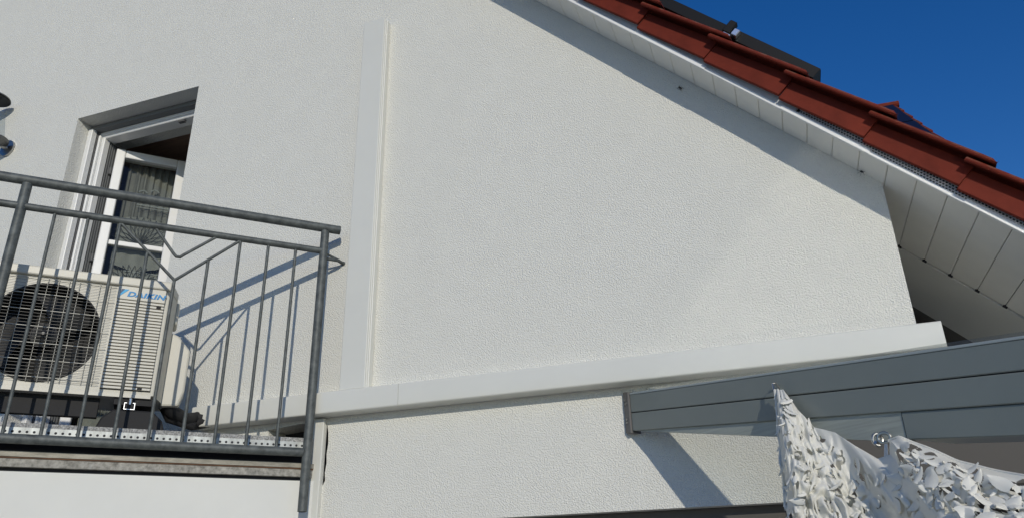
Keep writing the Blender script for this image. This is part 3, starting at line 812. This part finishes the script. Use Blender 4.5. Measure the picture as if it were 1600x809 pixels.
# ================================================================== insects
fl = thing('fly', (-.174, -.004, 3.555), 'small dark fly sitting on the shaded wall below the soffit', 'insect')
b = MB(); ax = Vector((.7, 0, -.75)).normalized()
b.lathe([(.001, -.009), (.003, -.0065), (.0034, -.002), (.0024, .001), (.003, .004), (.0022, .0065), (.0005, .0085)], (-.174, -.005, 3.555), ax, 10)
b.build('insect_body', BUG, fl, smooth=True)
b = MB()
for s_ in (-1, 1):
    for q in (-.006, 0, .006):
        c = Vector((-.174, -.004, 3.555)) + ax * q; sd = Vector((.75, 0, .7)) * s_
        b.tube([c, c + sd * .004 + Vector((0, -.002, 0)), c + sd * .0075 + ax * q + Vector((0, .003, 0))], .0006, 4)
b.build('insect_legs', BUG, fl)
spd = thing('spider', RF(-.075, -.01, -.004), 'tiny dark spider where a soffit joint meets the wall', 'insect')
c = RF(-.072, -.012, -.006)
b = MB(); b.lathe([(.001, -.007), (.0035, -.003), (.003, .001), (.0025, .004), (.0005, .007)], c, (.8, 0, -.6), 8); b.build('insect_body', BUG, spd, smooth=True)
b = MB()
for q in range(8):
    a = q * pi / 4 + .3; d = Vector((cos(a), -.15, sin(a)))
    b.tube([c, c + d * .008 + Vector((0, -.004, 0)), c + d * .017], .0005, 4)
b.build('insect_legs', BUG, spd)

# ================================================================== solar panel above the verge
pv = thing('solar_panel', RF(-1.3, .5, .12), 'black framed solar panel edge above the red verge tiles', 'solar panel')
def frame(s0, s1, y0, y1, h0, h1):
    b = MB(); t = .012
    b.box((s0, y0, h0), (s1, y0 + t, h1), RF); b.box((s0, y1 - t, h0), (s1, y1, h1), RF)
    b.box((s0, y0 + t, h0), (s0 + t, y1 - t, h1), RF); b.box((s1 - t, y0 + t, h0), (s1, y1 - t, h1), RF)
    return b
frame(-2.13, -.434, .0, 1.05, .236, .283).build('panel_frame', PVFRAME, pv, bevel=.001)
MB().box((-2.117, .0125, .272), (-.447, 1.037, .279), RF).build('panel_cells', PVCELL, pv)
for s0 in (-.835, -1.75):
    b = MB(); b.box((s0, -.030, .195), (s0 + .04, 1.1, .2355), RF); b.build('mounting_rail', PVFRAME, pv)
    b = MB()
    t = .003
    b.box((s0 + .004, -.036, .2), (s0 + .036, -.0305, .231), RF); b.build('rail_end', ALU, pv, bevel=.001)
    MB().box((s0 - .012, -.028, .237), (s0 + .022, -.0005, .296), RF).build('end_clamp', PVFRAME, pv, bevel=.004)
    MB().box((s0 + .026, -.026, .240), (s0 + .052, -.0005, .272), RF).build('clamp_block', ALU, pv, bevel=.003)
    MB().box((s0 - .01, .02, .13), (s0 + .05, .06, .1945), RF).build('roof_hook', PVFRAME, pv)

# ================================================================== pergola
pg = thing('pergola', BM(0, 0, 2.2), 'anthracite grey pergola beam running out from the wall', 'pergola')
LT = 3.1
def BZ(t): return -EL * t
def bar(t0, t1, d0, d1, zlo, zhi, m, name, bev=.002, par=None):
    b = MB(); V = []
    for t in (t0, t1):
        for (d, z) in ((d0, zlo), (d1, zlo), (d1, zhi), (d0, zhi)): V.append(BM(t, d, z + BZ(t)))
    b.add(V, [(0, 1, 2, 3), (7, 6, 5, 4), (0, 1, 5, 4), (1, 2, 6, 5), (2, 3, 7, 6), (3, 0, 4, 7)])
    return b.build(name, m, par or pg, bevel=bev)
bar(-.002, LT, .0, .030, 2.2945, 2.354, ANTH, 'upper_beam')
bar(-.002, LT, .0, .030, 2.2325, 2.2915, ANTH, 'lower_beam')
bar(-.002, LT, .005, .027, 2.2912, 2.2948, BLACKGAP, 'beam_joint', 0)
bar(-.002, LT, -.001, .031, 2.3542, 2.3605, ANTH_TOP, 'top_light_edge', .001)  # pale strip paints the reflective light edge along the beam top
# wall bracket wrapped round the beam end
bk = bar(-.034, -.003, -.006, .037, 2.224, 2.364, ANTH_CAP, 'wall_bracket', .002)
for z in (2.262, 2.272, 2.325, 2.338):
    MB().lathe([(.0035, 0), (.0035, .003)], BM(-.018, -.0065, z), (-cos(BE), -sin(BE), 0), 8).build('bracket_screw', STEEL, bk)
# timber wedge under the beam, then the grey lower member
b = MB(); V = []
for (t, zl, zh) in ((.03, 2.2315 - .001 + BZ(.03), 2.232 + BZ(.03)), (1.004, 2.0275, 2.232 + BZ(1.004))):
    for (d, z) in ((.006, zl), (.034, zl), (.034, zh), (.006, zh)): V.append(BM(t, d, z))
b.add(V, [(0, 1, 2, 3), (7, 6, 5, 4), (0, 1, 5, 4), (1, 2, 6, 5), (2, 3, 7, 6), (3, 0, 4, 7)])
b.build('timber_wedge', WEDGE, pg)
bar(1.0055, LT, .004, .16, 2.172, 2.2318, ANTH, 'packing_beam')
MB().box((.06, -.10, 1.985), (2.6, -.004, 2.205)).build('screen_cassette', TAUPE, pg, bevel=.004)
b = MB(); V = []
for (t, d) in ((.10, .004), (LT, .004), (LT, .94 * LT), (.10, .06)):
    V.append((t, d))
b.prism(V, lambda p: BM(p[0], p[1], 2.3615 + BZ(p[0])), lambda p: BM(p[0], p[1], 2.3695 + BZ(p[0])))
b.build('glass_roof', PGLASS, pg)
# post at the outer end
MB().box((LT - .12, .0, 0), (LT, .09, 1.735), BM).build('post', ANTH, pg, bevel=.003)
hook_d = -.016

# ================================================================== carabiners and net
def ring_link(name, c, rx, rz, r, tilt, m, par):
    pts = []
    for k in range(24):
        a = 2 * pi * k / 24
        pts.append(Vector(c) + (BM(1, 0, 0) - BM(0, 0, 0)) * (rx * cos(a) * cos(tilt)) + (BM(0, 1, 0) - BM(0, 0, 0)) * (rx * cos(a) * sin(tilt)) + Vector((0, 0, rz * sin(a))))
    return MB().tube(pts, r, 8, closed=True).build(name, m, par, smooth=True)
hk = thing('hook', BM(.672, -.01, 2.23), 'small bright wire hook on the beam holding the net corner', 'hook')
b = MB(); b.tube([BM(.673, .0, 2.222), BM(.672, -.012, 2.236), BM(.668, -.018, 2.232), BM(.672, -.020, 2.212), BM(.682, -.020, 2.200), BM(.688, -.018, 2.206)], .0022, 8)
b.build('hook_wire', STEEL, hk, smooth=True)
sk = thing('shackle', BM(.955, -.01, 2.035), 'shiny steel shackle under the timber wedge holding the net', 'shackle')
ring_link('shackle_ring', BM(.962, -.012, 2.042), .013, .011, .0036, .5, STEEL, sk)
ring_link('shackle_ring', BM(.948, -.016, 2.040), .011, .013, .0034, 1.1, STEEL, sk)
MB().tube([BM(.935, .004, 2.028), BM(.948, -.026, 2.034)], .004, 8).build('shackle_pin', STEEL, sk)
MB().tube([BM(.962, -.012, 2.028), BM(.958, -.02, 1.99), BM(.962, -.02, 1.95), BM(.967, -.022, 1.99), BM(.967, -.014, 2.028)], .002, 6).build('cord_loop', CORD, sk)

TOP = [(.668, 2.214), (.680, 2.213), (.697, 2.210), (.735, 2.150), (.775, 2.098), (.835, 2.075), (.885, 2.035), (.935, 2.000), (.968, 2.004), (.974, 2.032), (1.000, 2.034), (1.055, 2.005), (1.120, 1.967), (1.180, 1.943), (1.26, 1.915), (1.40, 1.885)]
BOT = [(.62, 1.66), (.68, 1.66), (.77, 1.65), (.87, 1.64), (.96, 1.64), (1.03, 1.64), (1.06, 1.64), (1.09, 1.64), (1.12, 1.64), (1.15, 1.64), (1.18, 1.64), (1.22, 1.64), (1.26, 1.64), (1.34, 1.64), (1.43, 1.64), (1.58, 1.64)]
DEP = [-.10, -.19, -.15, -.09, -.03, -.01, -.06, -.11, -.15, -.17, -.17, -.15, -.15, -.11, -.10, -.05]
def lerp_curve(C, u):
    x = u * (len(C) - 1); i = min(int(x), len(C) - 2); f = x - i
    return C[i][0] * (1 - f) + C[i + 1][0] * f, C[i][1] * (1 - f) + C[i + 1][1] * f
def net_point(u, v):
    (t0, z0), (t1, z1) = lerp_curve(TOP, u), lerp_curve(BOT, u)
    x = u * 15; i = min(int(x), 14); f = x - i; f = f * f * (3 - 2 * f)
    dp = DEP[i] * (1 - f) + DEP[i + 1] * f
    t = t0 + (t1 - t0) * v; z = z0 + (z1 - z0) * v
    lit = 1 / (1 + math.exp((u - .30) * 50)); right = 1 / (1 + math.exp(-(u - .58) * 40))
    k = min(1, v * 2.2) ** .7
    fold = (.007 * sin(u * 75 + 2.6 * sin(v * 5) + 3 * v + 4 * mnoise.noise(Vector((u * 9, v * 3, 0)))) + .003 * sin(u * 190 + 5 * mnoise.noise(Vector((u * 14, v * 6, 7))))) * lit + .014 * right * sin(u * 55 - 7 * v) * sin(v * 9 + u * 12) + .007 * sin(u * 40 + 5 * v)
    d = -.022 + dp * k * .9 + fold * (.35 + .65 * k)
    q = Vector((t * 17, z * 13, 3.1)); cr = (.55 + .45 * lit) * (mnoise.noise(q) * .018 + (abs(mnoise.noise(q * 2.1)) - .2) * -.040 + mnoise.noise(q * 4.3) * .008)
    grey = 1 - lit - right
    d += cr * k * (1.0 - .55 * max(0, grey))
    d += .004 * sin(31 * v + 17 * u) * (.4 + right)
    t += .010 * mnoise.noise(q * 1.7 + Vector((9, 2, 5))) * k; 
    return BM(t, -.014, z) + Vector((0, min(d + .014, .0), 0))
rng = random.Random(11)
NU, NV = 420, 190
back = [[net_point(i / 140, j / 60) + Vector((.012, .035 + .012 * sin(i * .21) + .012 * sin(j * .4 + i * .1), -.02)) for i in range(141)] for j in range(61)]
P = [[net_point(i / NU, j / NV) for i in range(NU + 1)] for j in range(NV + 1)]
def cut_holes(cu, cv, rlo, rhi, flap_share, grid, nu, nv, out, seed):
    r_ = random.Random(seed); kill = set()
    for i in range(cu):
        for j in range(cv):
            u = (i + .5 + r_.uniform(-.42, .42)) / cu; v = (j + .5 + (.5 if i % 2 else 0) + r_.uniform(-.35, .35)) / cv
            if v > .995 or v < (.03 if u < .3 else .055): continue
            if .32 < u < .52 and r_.random() < .62: continue
            left_ = u < .31
            if left_ and r_.random() < .25: continue
            r = r_.uniform(rlo, rhi) * (.8 if left_ else 1.0); a = r_.uniform(0, 2 * pi)
            ci, cj = min(max(int(u * nu), 1), nu - 1), min(max(int(v * nv), 1), nv - 1)
            c = grid[cj][ci]; du = grid[cj][ci + 1] - grid[cj][ci - 1]; dv = grid[cj + 1][ci] - grid[cj - 1][ci]
            nrm = du.cross(dv).normalized()
            if nrm.dot(Vector((0, -2.6, 1.75)) - c) < 0: nrm = -nrm
            e1 = du.normalized(); e2 = nrm.cross(e1).normalized()
            if left_ and r_.random() < .75: a = (pi / 2 if e2.z > 0 else -pi / 2) + pi + r_.gauss(0, .5)
            dirv = e1 * cos(a) + e2 * sin(a); side = nrm.cross(dirv)
            asp = r_.uniform(.55, .95) * (.7 if left_ else 1)
            lu, lv_ = max(du.length / 2, 1e-4), max(dv.length / 2, 1e-4)
            ri = int(min(24, r * 1.4 / lu)) + 1; rj = int(min(18, r * 1.4 / lv_)) + 1
            for jj in range(max(1, cj - rj), min(nv - 1, cj + rj)):
                for ii in range(max(1, ci - ri), min(nu - 1, ci + ri)):
                    q = grid[jj][ii] - c; x = q.dot(dirv) / r; y = q.dot(side) / (r * asp)
                    y += .45 * x * x * (1 if (i + j) % 2 else -1) - .2
                    if x * x + y * y < 1.0: kill.add((ii, jj))
            if out is None or r_.random() > flap_share: continue
            L = r * r_.uniform(1.5, 2.1) * (1.4 if left_ else 1.2); Wd = r * asp * r_.uniform(.8, 1.05); curl = r_.uniform(-.1, .75); ang = r_.uniform(.0, .26)
            pos = c - dirv * r * .98 + nrm * .0015
            V = []; F = []; nseg = 6; tw = r_.uniform(-.35, .35)
            for q in range(nseg + 1):
                t = q / nseg
                wq = Wd * (sin(pi * min(1, .2 + .8 * t)) ** .7 if t < 1 else .22)
                sd = side * cos(tw * t) + nrm * sin(tw * t)
                for k in (-1, -.33, .33, 1): V.append(pos + sd * wq * k - nrm * (k * k) * .003)
                pos = pos + (dirv * cos(ang) + nrm * sin(ang)) * (L / nseg); ang += curl / nseg
            for q in range(nseg):
                for k in range(3): F.append((q * 4 + k, q * 4 + k + 1, (q + 1) * 4 + k + 1, (q + 1) * 4 + k))
            out.add(V, F)
    return kill
flaps = MB()
kill = cut_holes(34, 18, .009, .019, .8, P, NU, NV, flaps, 11)
kill_b = cut_holes(26, 13, .009, .018, 0, back, 140, 60, None, 23)
V = [p for row in P for p in row]; F = []
for j in range(NV):
    for i in range(NU):
        if (i, j) in kill: continue
        F.append((j * (NU + 1) + i, j * (NU + 1) + i + 1, (j + 1) * (NU + 1) + i + 1, (j + 1) * (NU + 1) + i))
VB = [p for row in back for p in row]
FB = [(j * 141 + i, j * 141 + i + 1, (j + 1) * 141 + i + 1, (j + 1) * 141 + i) for j in range(3, 60) for i in range(140) if (i, j) not in kill_b]
net = thing('camouflage_net', BM(.9, -.05, 1.9), 'white camouflage net with curled cut-outs hanging from the beam', 'net')
for (ua, ub, va, vb, nm) in ((.59, 1.0, .0, .0, 'net_hem'), (.058, .066, .0, 1.0, 'net_hem'), (.0, .0, .0, .55, 'net_hem')):
    MB().tube([net_point(ua + (ub - ua) * q / 40, va + (vb - va) * q / 40) + Vector((0, 0, .001)) for q in range(41)], .0032, 6).build(nm, NET, net, smooth=True)
no = MB().add(V, F).build('net_sheet', NET, net, smooth=True)
MB().add(VB, FB).build('net_back_layer', NET, net, smooth=True)
fo_ = flaps.build('net_flaps', NET, net, smooth=True); fo_['kind'] = 'stuff'
